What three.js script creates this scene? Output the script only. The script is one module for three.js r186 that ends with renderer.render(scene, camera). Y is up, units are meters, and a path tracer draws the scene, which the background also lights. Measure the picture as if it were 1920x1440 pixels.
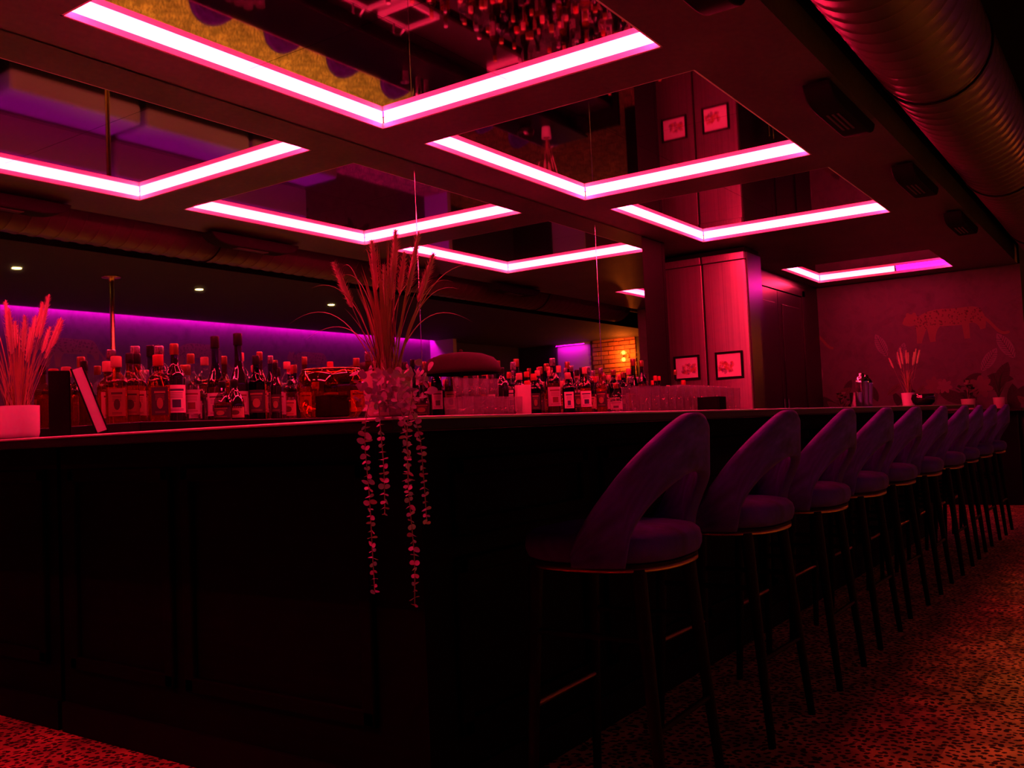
import * as THREE from 'three';
import { mergeGeometries } from 'three/addons/utils/BufferGeometryUtils.js';
import { RoundedBoxGeometry } from 'three/addons/geometries/RoundedBoxGeometry.js';
import { RectAreaLightUniformsLib } from 'three/addons/lights/RectAreaLightUniformsLib.js';
import { ImprovedNoise } from 'three/addons/math/ImprovedNoise.js';

// ---------------------------------------------------------------- camera, exposure, haze
RectAreaLightUniformsLib.init();
const scene = new THREE.Scene();
scene.background = new THREE.Color(0x000000);
const EYE = new THREE.Vector3(0, 1.058, 0);
const camera = new THREE.PerspectiveCamera(THREE.MathUtils.radToDeg(2 * Math.atan(720 / 1740.5)), 4 / 3, 0.05, 60);
{
  const R = THREE.MathUtils.degToRad, yaw = R(55.528), pitch = R(2.758), roll = R(-2.532);
  const f = new THREE.Vector3(Math.sin(yaw) * Math.cos(pitch), Math.sin(pitch), -Math.cos(yaw) * Math.cos(pitch));
  const r0 = new THREE.Vector3(Math.cos(yaw), 0, Math.sin(yaw)), u0 = new THREE.Vector3().crossVectors(r0, f);
  camera.position.copy(EYE);
  camera.up.copy(u0).multiplyScalar(Math.cos(roll)).addScaledVector(r0, -Math.sin(roll));
  camera.lookAt(EYE.clone().add(f));
}
const renderer = new THREE.WebGLRenderer({ antialias: true });
renderer.toneMapping = THREE.LinearToneMapping;
renderer.toneMappingExposure = 1.0;
renderer.shadowMap.enabled = true;

// lamp settings (the lamps themselves are built further down, each in its own fitting)
const LED = { color: new THREE.Color().setRGB(1, 0.0, 0.05), power: 188, glow: [8, 1.8, 2.1] };
const LEDP = { color: new THREE.Color().setRGB(0.8, 0.0, 0.55), power: 40, glow: [1.6, 0.03, 1.0] };
const COVE = { color: new THREE.Color().setRGB(0.9, 0.0, 0.62), power: 85 };
const WARM = { color: new THREE.Color().setRGB(1, 0.46, 0.07), power: 25 };
const SCONCE = { color: new THREE.Color().setRGB(1, 0.14, 0.01), power: 2.2 };

// ---------------------------------------------------------------- helpers
let seed = 12345;
const rnd = () => ((seed = (seed * 1664525 + 1013904223) >>> 0) / 4294967296);
const rr = (a, b) => a + (b - a) * rnd();
const noise = new ImprovedNoise();
const PI = Math.PI;
const names = {};
function numbered(n) { const k = names[n] = (names[n] ?? -1) + 1; return k ? n + '_' + String(k).padStart(3, '0') : n; }
function shade(o) { o.traverse((m) => { if (m.isMesh) { m.castShadow = true; m.receiveShadow = true; } }); return o; }
function mesh(name, geo, mat, parent) {
  const m = new THREE.Mesh(geo, mat); m.castShadow = m.receiveShadow = true;
  m.name = parent ? name : numbered(name); (parent ?? scene).add(m); return m;
}
function tag(o, label, category, group) { o.userData.label = label; o.userData.category = category; if (group) o.userData.group = group; return o; }
function thing(name, label, category, pos = [0, 0, 0], turn = 0, group) {
  const g = new THREE.Group(); g.name = numbered(name); g.position.set(...pos); g.rotation.y = turn; scene.add(g);
  return tag(g, label, category, group);
}
function struct(name, label, category) { const g = new THREE.Group(); g.name = numbered(name); scene.add(g); tag(g, label, category); g.userData.kind = 'structure'; return g; }
function copy(o, pos, turn, label) {
  const c = o.clone(); c.name = numbered(o.name.replace(/_\d{3}$/, '')); c.userData = { ...o.userData }; scene.add(c);
  c.position.set(...pos); if (turn !== undefined) c.rotation.y = turn; if (label) c.userData.label = label; return c;
}
const box = (x0, x1, y0, y1, z0, z1) => new THREE.BoxGeometry(x1 - x0, y1 - y0, z1 - z0).translate((x0 + x1) / 2, (y0 + y1) / 2, (z0 + z1) / 2);
const rbox = (x0, x1, y0, y1, z0, z1, r = 0.006, s = 2) => new RoundedBoxGeometry(Math.abs(x1 - x0), Math.abs(y1 - y0), Math.abs(z1 - z0), s, r).translate((x0 + x1) / 2, (y0 + y1) / 2, (z0 + z1) / 2);
const cyl = (r0, r1, y0, y1, n = 24) => new THREE.CylinderGeometry(r1, r0, y1 - y0, n).translate(0, (y0 + y1) / 2, 0);
const V = (x, y, z) => new THREE.Vector3(x, y, z);
function tube(pts, r, n = 8, seg = 24) { return new THREE.TubeGeometry(new THREE.CatmullRomCurve3(pts.map((p) => V(...p))), seg, r, n, false); }
function rod(a, b, r0, r1 = r0, n = 10) {
  const A = V(...a), B = V(...b), d = B.clone().sub(A), g = new THREE.CylinderGeometry(r1, r0, d.length(), n);
  g.applyQuaternion(new THREE.Quaternion().setFromUnitVectors(V(0, 1, 0), d.clone().normalize())); g.translate((A.x + B.x) / 2, (A.y + B.y) / 2, (A.z + B.z) / 2); return g;
}
const lathe = (pts, n = 28, sq = 0) => {
  const g = new THREE.LatheGeometry(pts.map((p) => new THREE.Vector2(p[0], p[1])), n);
  if (sq) {
    const p = g.attributes.position;
    for (let i = 0; i < p.count; i++) {
      const x = p.getX(i), z = p.getZ(i), r = Math.hypot(x, z); if (r < 1e-6) continue;
      const c = Math.abs(x / r), s = Math.abs(z / r), k = r > sq.min ? 1 / Math.pow(c ** sq.n + s ** sq.n, 1 / sq.n) : 1; p.setX(i, x * k); p.setZ(i, z * k);
    }
    g.computeVertexNormals();
  }
  return g;
};
const uvScale = (g, sx, sy) => { const u = g.attributes.uv; for (let i = 0; i < u.count; i++) u.setXY(i, u.getX(i) * sx, u.getY(i) * sy); return g; };
const lin = (r, g, b) => new THREE.Color().setRGB(r, g, b);
const std = (color, roughness, o = {}) => new THREE.MeshStandardMaterial({ color, roughness, ...o });
const phy = (color, roughness, o = {}) => new THREE.MeshPhysicalMaterial({ color, roughness, ...o });

// ---------------------------------------------------------------- textures
function canvasTex(w, h, draw, srgb = true) {
  const c = document.createElement('canvas'); c.width = w; c.height = h; draw(c.getContext('2d'), w, h);
  const t = new THREE.CanvasTexture(c); if (srgb) t.colorSpace = THREE.SRGBColorSpace; t.wrapS = t.wrapT = THREE.RepeatWrapping; return t;
}
function dataTex(n, fn, srgb = true) {
  const d = new Uint8Array(n * n * 4);
  for (let y = 0; y < n; y++) for (let x = 0; x < n; x++) { const c = fn(x / n, y / n); for (let k = 0; k < 3; k++) d[(y * n + x) * 4 + k] = Math.max(0, Math.min(255, c[k])); d[(y * n + x) * 4 + 3] = 255; }
  const t = new THREE.DataTexture(d, n, n); t.magFilter = THREE.LinearFilter; t.minFilter = THREE.LinearMipmapLinearFilter; t.generateMipmaps = true; if (srgb) t.colorSpace = THREE.SRGBColorSpace; t.wrapS = t.wrapT = THREE.RepeatWrapping; t.needsUpdate = true; return t;
}
// leopard carpet: jittered cells, dark spots between pale winding bands; one tile is 0.9 m
const carpetTex = (() => {
  const N = 34, px = [], py = [], sz = [], el = [], an = [];
  for (let i = 0; i < N * N; i++) { px.push(rr(0.08, 0.92)); py.push(rr(0.08, 0.92)); sz.push(rr(0.24, 0.38)); el.push(rr(0.75, 1.35)); an.push(rr(0, PI)); }
  return dataTex(1024, (u, v) => {
    const gx = u * N, gy = v * N, ix = Math.floor(gx), iy = Math.floor(gy);
    let best = 9;
    for (let a = -1; a <= 1; a++) for (let b = -1; b <= 1; b++) {
      const k = ((iy + b + N) % N) * N + ((ix + a + N) % N), dx = gx - (ix + a + px[k]), dy = gy - (iy + b + py[k]);
      const ca = Math.cos(an[k]), sa = Math.sin(an[k]), ex = (dx * ca + dy * sa) * el[k], ey = (-dx * sa + dy * ca) / el[k];
      const d = Math.hypot(ex, ey) / sz[k] + 0.35 * noise.noise(u * 150 + a, v * 150 + b, k * 0.7); if (d < best) best = d;
    }
    const grain = 14 * noise.noise(u * 400, v * 400, 3.3), t = THREE.MathUtils.smoothstep(best, 0.85, 1.2);
    const tone = 0.85 + 0.3 * noise.noise(u * 9, v * 9, 7.7);
    return [(52 + 190 * t) * tone + grain, (34 + 158 * t) * tone + grain, (22 + 92 * t) * tone + grain];
  });
})();
const woodTex = dataTex(512, (u, v) => { const g = noise.noise(u * 3, v * 60, 1.1) * 0.5 + noise.noise(u * 9, v * 200, 2.2) * 0.35, k = 1 + 0.45 * g; return [64 * k, 46 * k, 40 * k]; });
const clothBump = dataTex(512, (u, v) => { const g = 128 + 60 * noise.noise(u * 90, v * 90, 0.4) + 50 * noise.noise(u * 230, v * 230, 5.1); return [g, g, g]; }, false);
const velvetTex = dataTex(512, (u, v) => { const k = 1 + 0.3 * noise.noise(u * 5, v * 5, 9.1) + 0.22 * noise.noise(u * 16, v * 16, 4.1); return [64 * k, 40 * k, 150 * k]; });
const brushTex = dataTex(256, (u, v) => { const k = 1 + 0.1 * noise.noise(u * 90, v * 2, 2.7) + 0.06 * noise.noise(u * 25, v * 1, 8.7); return [186 * k, 172 * k, 178 * k]; });
const ceilTex = dataTex(512, (u, v) => { const k = 1 + 0.22 * noise.noise(u * 6, v * 6, 3.9) + 0.15 * noise.noise(u * 60, v * 60, 6.1); return [74 * k, 70 * k, 71 * k]; });

// wall painting: prowling spotted cats, pale leaves and flowers on a dark ground
function drawCat(g, x, y, s, flip) {
  g.save(); g.translate(x, y); g.scale(flip ? -s : s, s);
  g.fillStyle = '#7e584a';
  g.beginPath(); g.moveTo(-150, 10); g.bezierCurveTo(-120, -35, -60, -42, 0, -36); g.bezierCurveTo(50, -30, 95, -44, 120, -30);
  g.bezierCurveTo(150, -8, 158, 30, 150, 70); g.lineTo(128, 74); g.bezierCurveTo(124, 50, 110, 40, 92, 38); g.bezierCurveTo(60, 48, 10, 46, -40, 42);
  g.bezierCurveTo(-58, 60, -64, 90, -62, 112); g.lineTo(-86, 114); g.bezierCurveTo(-94, 90, -92, 60, -98, 46); g.bezierCurveTo(-108, 70, -120, 96, -124, 116); g.lineTo(-146, 114); g.bezierCurveTo(-142, 80, -144, 40, -150, 10); g.fill();
  g.beginPath(); g.moveTo(52, 36); g.lineTo(60, 110); g.lineTo(84, 110); g.lineTo(84, 32); g.fill();
  g.beginPath(); g.ellipse(-166, 2, 34, 28, -0.3, 0, 2 * PI); g.fill(); g.beginPath(); g.ellipse(-178, -24, 9, 10, 0, 0, 2 * PI); g.fill(); g.beginPath(); g.ellipse(-150, -24, 9, 10, 0, 0, 2 * PI); g.fill();
  g.beginPath(); g.ellipse(-186, 12, 18, 13, 0, 0, 2 * PI); g.fill();
  g.strokeStyle = '#7e584a'; g.lineWidth = 13; g.lineCap = 'round'; g.beginPath(); g.moveTo(146, 20); g.bezierCurveTo(190, 60, 200, 110, 240, 96); g.stroke();
  g.fillStyle = 'rgba(44,24,22,0.45)';
  for (let k = 0; k < 120; k++) { const a = rr(-150, 140), b = rr(-32, 36); g.beginPath(); g.ellipse(a, b + (a < -100 ? 12 : 0), rr(2.5, 5), rr(2, 4), rr(0, 3), 0, 2 * PI); g.fill(); }
  g.restore();
}
function drawLeaf(g, x, y, s, a, col) {
  g.save(); g.translate(x, y); g.rotate(a); g.scale(s, s); g.fillStyle = col;
  g.beginPath(); g.moveTo(0, 60); g.bezierCurveTo(-38, 20, -30, -40, 0, -70); g.bezierCurveTo(30, -40, 38, 20, 0, 60); g.fill();
  g.strokeStyle = 'rgba(30,20,26,0.6)'; g.lineWidth = 2; g.beginPath(); g.moveTo(0, 60); g.lineTo(0, -60); g.stroke();
  for (let k = -3; k < 5; k++) { g.beginPath(); g.moveTo(0, k * 12); g.lineTo(18, k * 12 - 16); g.moveTo(0, k * 12); g.lineTo(-18, k * 12 - 16); g.stroke(); }
  g.restore();
}
function drawBlossom(g, x, y, s, col) { for (let k = 0; k < 7; k++) { g.save(); g.translate(x, y); g.rotate(k * 0.9); g.scale(s, s); g.fillStyle = col; g.beginPath(); g.ellipse(0, -20, 12, 24, 0, 0, 2 * PI); g.fill(); g.restore(); } }
const muralTex = canvasTex(2048, 1024, (g, w, h) => {  // 2.4 m high, 4.8 m wide
  g.fillStyle = '#604e58'; g.fillRect(0, 0, w, h);
  for (let k = 0; k < 2600; k++) { g.fillStyle = `rgba(${rnd() < 0.5 ? '20,10,18' : '120,96,104'},0.06)`; g.beginPath(); g.ellipse(rr(0, w), rr(0, h), rr(6, 40), rr(4, 20), rr(0, 3), 0, 2 * PI); g.fill(); }
  const scat = (n, y0, y1, f) => { for (let k = 0; k < n; k++) f(rr(0, w), rr(y0, y1)); };
  scat(70, 640, 1020, (x, y) => drawLeaf(g, x, y, rr(0.5, 1.3), rr(-1.4, 1.4), ['#231a22', '#2c2026', '#35242a'][k3()]));
  drawCat(g, 560, 330, 1.05, false); drawCat(g, 1180, 690, 1.1, false); drawCat(g, 1820, 340, 1.0, false); drawCat(g, 120, 800, 0.9, true);
  for (const [x, y, s, a] of [[240, 450, 1.0, -0.4], [330, 500, 0.9, 0.3], [720, 560, 1.0, 0.6], [800, 500, 1.1, -0.5], [960, 470, 1.2, 0.2], [1040, 540, 0.9, -0.7], [1420, 480, 1.1, 0.3], [1510, 540, 0.9, -0.2], [1620, 610, 1.0, 0.5], [1960, 580, 1.0, 0.1]]) drawLeaf(g, x, y, s, a, '#7d6a76');
  scat(34, 620, 980, (x, y) => drawLeaf(g, x, y, rr(0.4, 0.8), rr(-1.2, 1.2), ['#5e4440', '#58424a', '#664a46'][k3()]));
  scat(16, 640, 960, (x, y) => drawBlossom(g, x, y, rr(0.7, 1.3), ['#7c5e64', '#704e54'][k3() % 2]));
});
function k3() { return Math.floor(rnd() * 3); }

// ---------------------------------------------------------------- materials
const M = {
  carpet: std(0xffffff, 0.95, { map: carpetTex, bumpMap: clothBump, bumpScale: 0.003 }),
  ceiling: std(0xffffff, 0.42, { map: ceilTex }),
  black: phy(lin(0.006, 0.0055, 0.006), 0.8, { specularIntensity: 0.2 }),
  blackGloss: std(lin(0.006, 0.0055, 0.006), 0.3),
  soffit: std(lin(0.014, 0.013, 0.014), 0.8),
  mirror: std(lin(0.82, 0.82, 0.83), 0.015, { metalness: 1 }),
  ceilMirror: std(lin(0.68, 0.68, 0.69), 0.03, { metalness: 1 }),
  chrome: std(lin(0.75, 0.75, 0.76), 0.16, { metalness: 1 }),
  brass: std(lin(0.62, 0.40, 0.12), 0.2, { metalness: 1 }),
  bronze: std(lin(0.30, 0.17, 0.06), 0.35, { metalness: 1 }),
  barWood: phy(lin(0.06, 0.055, 0.058), 0.7, { map: woodTex, specularIntensity: 0.12 }),
  barTop: phy(lin(0.06, 0.05, 0.052), 0.45, { map: woodTex, specularIntensity: 0.3 }),
  edge: std(lin(0.55, 0.5, 0.5), 0.35, { metalness: 0.4 }),
  whitePaint: std(lin(0.8, 0.8, 0.8), 0.5),
  pillar: std(lin(0.85, 0.74, 0.76), 0.4, { map: brushTex, metalness: 0.85 }),
  mural: std(0xffffff, 0.7, { map: muralTex }),
  velvet: phy(0xffffff, 0.85, { map: velvetTex, bumpMap: clothBump, bumpScale: 0.0015, sheen: 1, sheenColor: lin(0.2, 0.12, 0.4), sheenRoughness: 0.4 }),
  stoolWood: phy(lin(0.12, 0.07, 0.06), 0.6, { map: woodTex, specularIntensity: 0.2 }),
  purpleWall: std(lin(0.5, 0.5, 0.5), 0.8),
  duct: std(lin(0.09, 0.065, 0.065), 0.42, { metalness: 0.4 }),
  flex: std(lin(0.06, 0.056, 0.05), 0.6),
  ceramic: phy(lin(0.82, 0.8, 0.78), 0.35, { clearcoat: 0.3 }),
  blush: phy(lin(0.7, 0.5, 0.46), 0.5),
  soil: std(lin(0.03, 0.02, 0.015), 0.95),
  plume: std(lin(0.78, 0.62, 0.45), 0.95),
  grass: phy(lin(0.5, 0.36, 0.16), 0.6, { side: THREE.DoubleSide }),
  euca: phy(lin(0.6, 0.45, 0.6), 0.7, { side: THREE.DoubleSide }),
  stem: std(lin(0.3, 0.22, 0.18), 0.8),
  flower: std(lin(0.6, 0.45, 0.42), 0.8, { side: THREE.DoubleSide }),
  darkLeaf: std(lin(0.05, 0.07, 0.04), 0.6, { side: THREE.DoubleSide }),
  lampShade: phy(lin(0.022, 0.012, 0.012), 0.75, { specularIntensity: 0.3 }),
  paper: std(lin(0.85, 0.83, 0.8), 0.8),
  sofa: phy(lin(0.3, 0.2, 0.34), 0.8, { sheen: 0.6, sheenColor: lin(0.4, 0.3, 0.5) }),
  steel: std(lin(0.6, 0.6, 0.6), 0.28, { metalness: 1 }),
  brick: [0, 1, 2].map((k) => std(lin(0.42 - 0.08 * k, 0.16 - 0.03 * k, 0.08), 0.85)),
  mortar: std(lin(0.14, 0.1, 0.08), 0.95),
};
const glass = (r, g, b) => phy(lin(r, g, b), 0.03, { transmission: 1, thickness: 0, ior: 1.5 });
const G = { clear: glass(0.93, 0.95, 0.95), amber: glass(0.75, 0.36, 0.1), green: glass(0.12, 0.2, 0.1), dark: phy(lin(0.012, 0.01, 0.012), 0.08, { clearcoat: 1 }), rose: glass(0.9, 0.5, 0.45), smoke: glass(0.45, 0.4, 0.42) };
G.ware = phy(lin(0.9, 0.88, 0.88), 0.06, { transmission: 0.95, thickness: 0, ior: 1.5 });
const LIQ = {
  whisky: phy(lin(0.7, 0.26, 0.05), 0.05, { transmission: 0.75, thickness: 0.05, ior: 1.34 }), rum: phy(lin(0.3, 0.07, 0.02), 0.05, { transmission: 0.5, thickness: 0.05, ior: 1.34 }),
  water: phy(lin(0.92, 0.93, 0.93), 0.02, { transmission: 0.97, thickness: 0.05, ior: 1.33 }), pink: phy(lin(0.85, 0.3, 0.3), 0.04, { transmission: 0.75, thickness: 0.05, ior: 1.34 }),
};
const CAP = { black: std(lin(0.012, 0.012, 0.012), 0.4), cork: std(lin(0.6, 0.38, 0.2), 0.85), gold: std(lin(0.7, 0.45, 0.15), 0.3, { metalness: 0.9 }), silver: std(lin(0.75, 0.75, 0.75), 0.25, { metalness: 0.9 }), red: std(lin(0.5, 0.04, 0.03), 0.5), white: std(lin(0.8, 0.78, 0.75), 0.5) };

// ---------------------------------------------------------------- room shell
{
  const floor = struct('floor', 'leopard patterned carpet running under the bar stools', 'floor');
  const g = new THREE.BoxGeometry(22, 0.12, 10); const uv = g.attributes.uv;
  for (let i = 0; i < uv.count; i++) uv.setXY(i, uv.getX(i) * 22 / 0.9, uv.getY(i) * 10 / 0.9);
  mesh('carpet', g.translate(6.5, -0.06, -0.2), M.carpet, floor);
}
const COFFERS = [[-0.24, 1.49, -3.184, -1.594], [1.83, 3.56, -3.184, -1.594], [3.88, 5.636, -3.184, -1.594], [5.99, 7.72, -3.184, -1.594], [9.8, 11.2, -3.18, -1.7]];
const CY = 2.632, CT = 2.8, CM = 2.692, CEDGE = -1.12;
{
  const ceil = struct('ceiling', 'dark ceiling with recessed lit coffers above the bar', 'ceiling');
  const s = new THREE.Shape([[-4.3, -4.6], [11.6, -4.6], [11.6, CEDGE], [-4.3, CEDGE]].map((p) => new THREE.Vector2(p[0], -p[1])));
  for (const [x0, x1, z0, z1] of COFFERS) s.holes.push(new THREE.Path([[x0, z0], [x1, z0], [x1, z1], [x0, z1]].map((p) => new THREE.Vector2(p[0], -p[1]))));
  const g = new THREE.ExtrudeGeometry(s, { depth: CT - CY, bevelEnabled: false }).rotateX(-PI / 2).translate(0, CY, 0);
  uvScale(g, 0.5, 0.5);
  mesh('coffered_slab', g, M.ceiling, ceil);
  mesh('upper_slab', box(-4.3, 17.2, 3.5, 3.6, -4.6, 4.2), M.black, ceil);
  mesh('cover_board', box(-4.3, 11.6, CT, CT + 0.03, -4.6, CEDGE), M.black, ceil);
  mesh('lowered_soffit', box(-4.3, 17.2, 2.72, 2.95, 0.45, 3.78), M.soffit, ceil);
  mesh('cove_lip', box(-4.3, 13.1, 2.722, 2.77, 3.781, 3.79), M.soffit, ceil);
}
{ // back wall: mirror panels with polished joints
  const w = struct('wall_back', 'wall of tall mirror panels behind the bar', 'wall');
  mesh('backing', box(-4.3, 7.42, 0, 2.632, -3.56, -3.456), M.black, w);
  const J = [-2.28, -0.15, 4.11, 6.24, 7.04];
  for (let i = 0; i < 4; i++) {
    mesh('mirror_panel', box(J[i] + 0.002, J[i + 1] - 0.002, 0.001, 2.628, -3.456, -3.444), M.mirror, w);
    if (i) mesh('joint', rod([J[i], 0.03, -3.4455], [J[i], 2.625, -3.4455], 0.0032, 0.0032, 8), M.chrome, w).userData.label = 'polished joint between mirrors';
  }
  mesh('end_stile', box(7.04, 7.42, 0, 2.628, -3.456, -3.443), M.black, w);
  mesh('end_return', box(7.42, 7.47, 0, 2.632, -3.9, -3.44), M.black, w);
}
{
  const w = struct('wall_recess', 'dark recess wall beside the mirror', 'wall');
  mesh('panel', box(7.42, 8.2, 0, 2.632, -4.1, -4.0), M.black, w);
  const w2 = struct('wall_left', 'dark wall closing the room behind the bar end', 'wall');
  mesh('panel', box(-4.4, -4.3, 0, 3.6, -4.6, 4.2), M.black, w2);
  const w3 = struct('wall_side', 'dark panelled wall beyond the pillar', 'wall');
  mesh('panel', box(8.5, 11.6, 0, 2.632, -3.42, -3.32), M.blackGloss, w3);
  const w4 = struct('wall_end', 'end wall painted with spotted cats and leaves', 'wall');
  const g = new THREE.BoxGeometry(2.22, 1.62, 0.02).rotateY(-PI / 2); const uv = g.attributes.uv, p = g.attributes.position;
  for (let i = 0; i < uv.count; i++) uv.setXY(i, (p.getZ(i) + 1.11 - 0.16) / 4.8, 0.46 + (p.getY(i) + 0.22) / 2.4);
  mesh('painted_panel', g.translate(11.59, 1.82, -2.21), M.mural, w4);
  mesh('backing', box(11.6, 11.75, 0, 3.5, -3.42, -1.10), M.black, w4);
  mesh('wainscot', box(11.57, 11.6, 0, 1.01, -3.32, -1.10), M.blackGloss, w4);
  mesh('passage_side', box(11.75, 16.1, 0, 3.5, -1.25, -1.10), M.black, w4);
  mesh('blocking', box(8.2, 11.75, 0, 3.5, -4.6, -4.5), M.black, w4);
  const w5 = struct('wall_front', 'long painted wall washed by violet light opposite the bar', 'wall');
  for (let k = 0; k < 4; k++) {
    const g2 = new THREE.BoxGeometry(4.35, 2.75, 0.02); const u2 = g2.attributes.uv;
    for (let i = 0; i < u2.count; i++) u2.setXY(i, 1.22 - u2.getX(i) * 0.906 - k * 0.906, 0.678 + (u2.getY(i) * 2.75 - 2.33) / 2.4);
    mesh('painted_panel', g2.translate(-4.3 + 4.35 * (k + 0.5), 1.375, 3.89), M.mural, w5);
  }
  mesh('backing', box(-4.3, 17.2, 0, 3.5, 3.9, 4.0), M.soffit, w5);
  mesh('return_wall', box(13.1, 13.2, 0, 2.75, 3.35, 3.9), M.purpleWall, w5);
}
// far brick wall, its bricks laid one by one where the mirror shows them
{
  const w = struct('wall_far', 'far wall of red brick lit by a wall lamp', 'wall');
  mesh('backing', box(16.05, 16.2, 0, 3.5, -1.25, 4.0), M.mortar, w);
  mesh('plaster', box(16.03, 16.05, 0, 3.5, 2.2, 2.96), M.purpleWall, w); mesh('dark_panel', box(16.0, 16.05, 0, 3.5, 2.97, 3.9), M.soffit, w);
  mesh('plaster', box(16.03, 16.05, 0, 3.5, -0.62, 1.18), M.soffit, w);
  const bg = [0, 1].map((k) => new THREE.BoxGeometry(0.05, 0.07, k ? 0.11 : 0.22));
  for (const [z0, z1, y0, y1] of [[1.2, 2.18, 1.35, 2.98], [-1.1, -0.64, 1.5, 2.75]])
    for (let r = 0; y0 + r * 0.085 < y1; r++) {
      let z = z0, first = r % 2;
      while (z < z1 - 0.06) { const half = first || z + 0.22 > z1, L = half ? 0.11 : 0.22; first = 0; mesh('brick', bg[half ? 1 : 0], M.brick[k3()], w).position.set(16.035 + rr(-0.006, 0.006), y0 + r * 0.085, z + L / 2); z += L + 0.015; }
    }
}
// dark double door in the side wall
{
  const d = struct('door_1', 'tall dark panelled door between pillar and painted wall', 'door');
  mesh('frame', mergeGeometries([box(9.05, 9.15, 0, 2.52, -3.32, -3.28), box(10.85, 10.95, 0, 2.52, -3.32, -3.28), box(9.05, 10.95, 2.45, 2.54, -3.32, -3.28)]), M.blackGloss, d);
  for (const x of [9.16, 10.005]) {
    const leaf = mesh('door_leaf', box(x, x + 0.835, 0.01, 2.44, -3.32, -3.295), M.blackGloss, d);
    for (const [y0, y1] of [[0.2, 1.0], [1.15, 2.3]]) mesh('panel', rbox(x + 0.12, x + 0.715, y0, y1, -3.3, -3.283, 0.006), M.blackGloss, leaf);
    mesh('handle', rod([x + (x < 9.5 ? 0.77 : 0.06), 0.95, -3.26], [x + (x < 9.5 ? 0.77 : 0.06), 1.25, -3.26], 0.011), M.chrome, leaf);
  }
}
// ---------------------------------------------------------------- lit coffers
function ledStrip(parent, name, len, pos, turn, o) {
  const m = mesh(name, new RoundedBoxGeometry(len, 0.03, 0.012, 2, 0.004), std(lin(0.2, 0.2, 0.2), 0.5, { emissive: lin(...o.glow), emissiveIntensity: 1 }), parent);
  m.position.set(...pos); m.rotation.y = turn;
  const l = new THREE.RectAreaLight(o.color, o.power, len, 0.026);
  l.name = name + '_lamp'; l.castShadow = true; const n = V(Math.sin(turn), 0, Math.cos(turn));
  l.position.set(pos[0] + n.x * 0.009, pos[1], pos[2] + n.z * 0.009); l.rotation.y = turn + PI; parent.add(l);
}
COFFERS.forEach(([x0, x1, z0, z1], i) => {
  const where = ['above the white pot end of the bar', 'above the hanging eucalyptus', 'above the middle of the stool row', 'beside the pillar', 'before the painted wall'][i];
  const t = thing('coffer_light', `square ceiling recess edged with ${i === 4 ? 'pink and violet' : 'glowing pink'} strips ${where}`, 'ceiling light', [0, 0, 0], 0, 'lit ceiling coffers');
  const y = 2.6765, e = 0.007, xm = (x0 + x1) / 2, zm = (z0 + z1) / 2, A = i === 4 ? { ...LED, power: 60, glow: [3, 1.1, 1.7] } : LED;
  ledStrip(t, 'light_strip', x1 - x0 - 0.02, [xm, y, z0 + e], 0, A);
  ledStrip(t, 'light_strip', x1 - x0 - 0.02, [xm, y, z1 - e], PI, A);
  ledStrip(t, 'light_strip', z1 - z0 - 0.04, [x0 + e, y, zm], PI / 2, A);
  if (i < 4) ledStrip(t, 'light_strip', z1 - z0 - 0.04, [x1 - e, y, zm], -PI / 2, A);
  else { ledStrip(t, 'light_strip', 0.84, [x1 - e, y, z0 + 0.44], -PI / 2, A); ledStrip(t, 'light_strip', 0.58, [x1 - e, y, z1 - 0.31], -PI / 2, LEDP); }
  for (const [a, b, c, d] of [[x0, x1, z0, z0 + 0.011], [x0, x1, z1 - 0.011, z1], [x0, x0 + 0.011, z0, z1], [x1 - 0.011, x1, z0, z1]]) mesh('light_profile', box(a, b, 2.634, 2.660, c, d), M.whitePaint, t);
  for (const [a, b] of [[x0, xm - 0.0012], [xm + 0.0012, x1]]) for (const [c, d] of [[z0, zm - 0.0012], [zm + 0.0012, z1]]) mesh('mirror_panel', box(a, b, CM, CM + 0.01, c, d), M.ceilMirror, t);
});
// ---------------------------------------------------------------- violet cove along the opposite wall
{
  const t = thing('cove_light', 'violet light strip hidden along the top of the painted wall', 'light strip', [0, 2.77, 3.83]);
  for (let k = 0; k < 4; k++) {
    const x = -4.3 + 4.35 * (k + 0.5);
    mesh('light_strip', box(x - 2.15, x + 2.15, 0.01, 0.022, -0.01, 0.01), std(lin(0.1, 0.1, 0.1), 0.5, { emissive: lin(0.7, 0.05, 1.2) }), t);
    const l = new THREE.RectAreaLight(COVE.color, COVE.power, 4.3, 0.03); l.name = 'cove_strip_lamp'; l.position.set(x, 0.006, 0); l.lookAt(V(x, -1, 0.06 + 0)); l.castShadow = true; t.add(l); l.rotation.set(-PI / 2, 0, 0);
  }
  mesh('light_strip', box(12.21, 12.23, 0.0, 0.02, -1.55, -0.9), M.whitePaint, t).position.set(3.7, -0.08, 0);
  const l = new THREE.RectAreaLight(COVE.color, 60, 0.03, 0.65); l.name = 'cove_strip_lamp'; l.position.set(15.93, -0.09, -1.22); l.rotation.set(-PI / 2, 0, 0); t.add(l);
}
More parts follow.
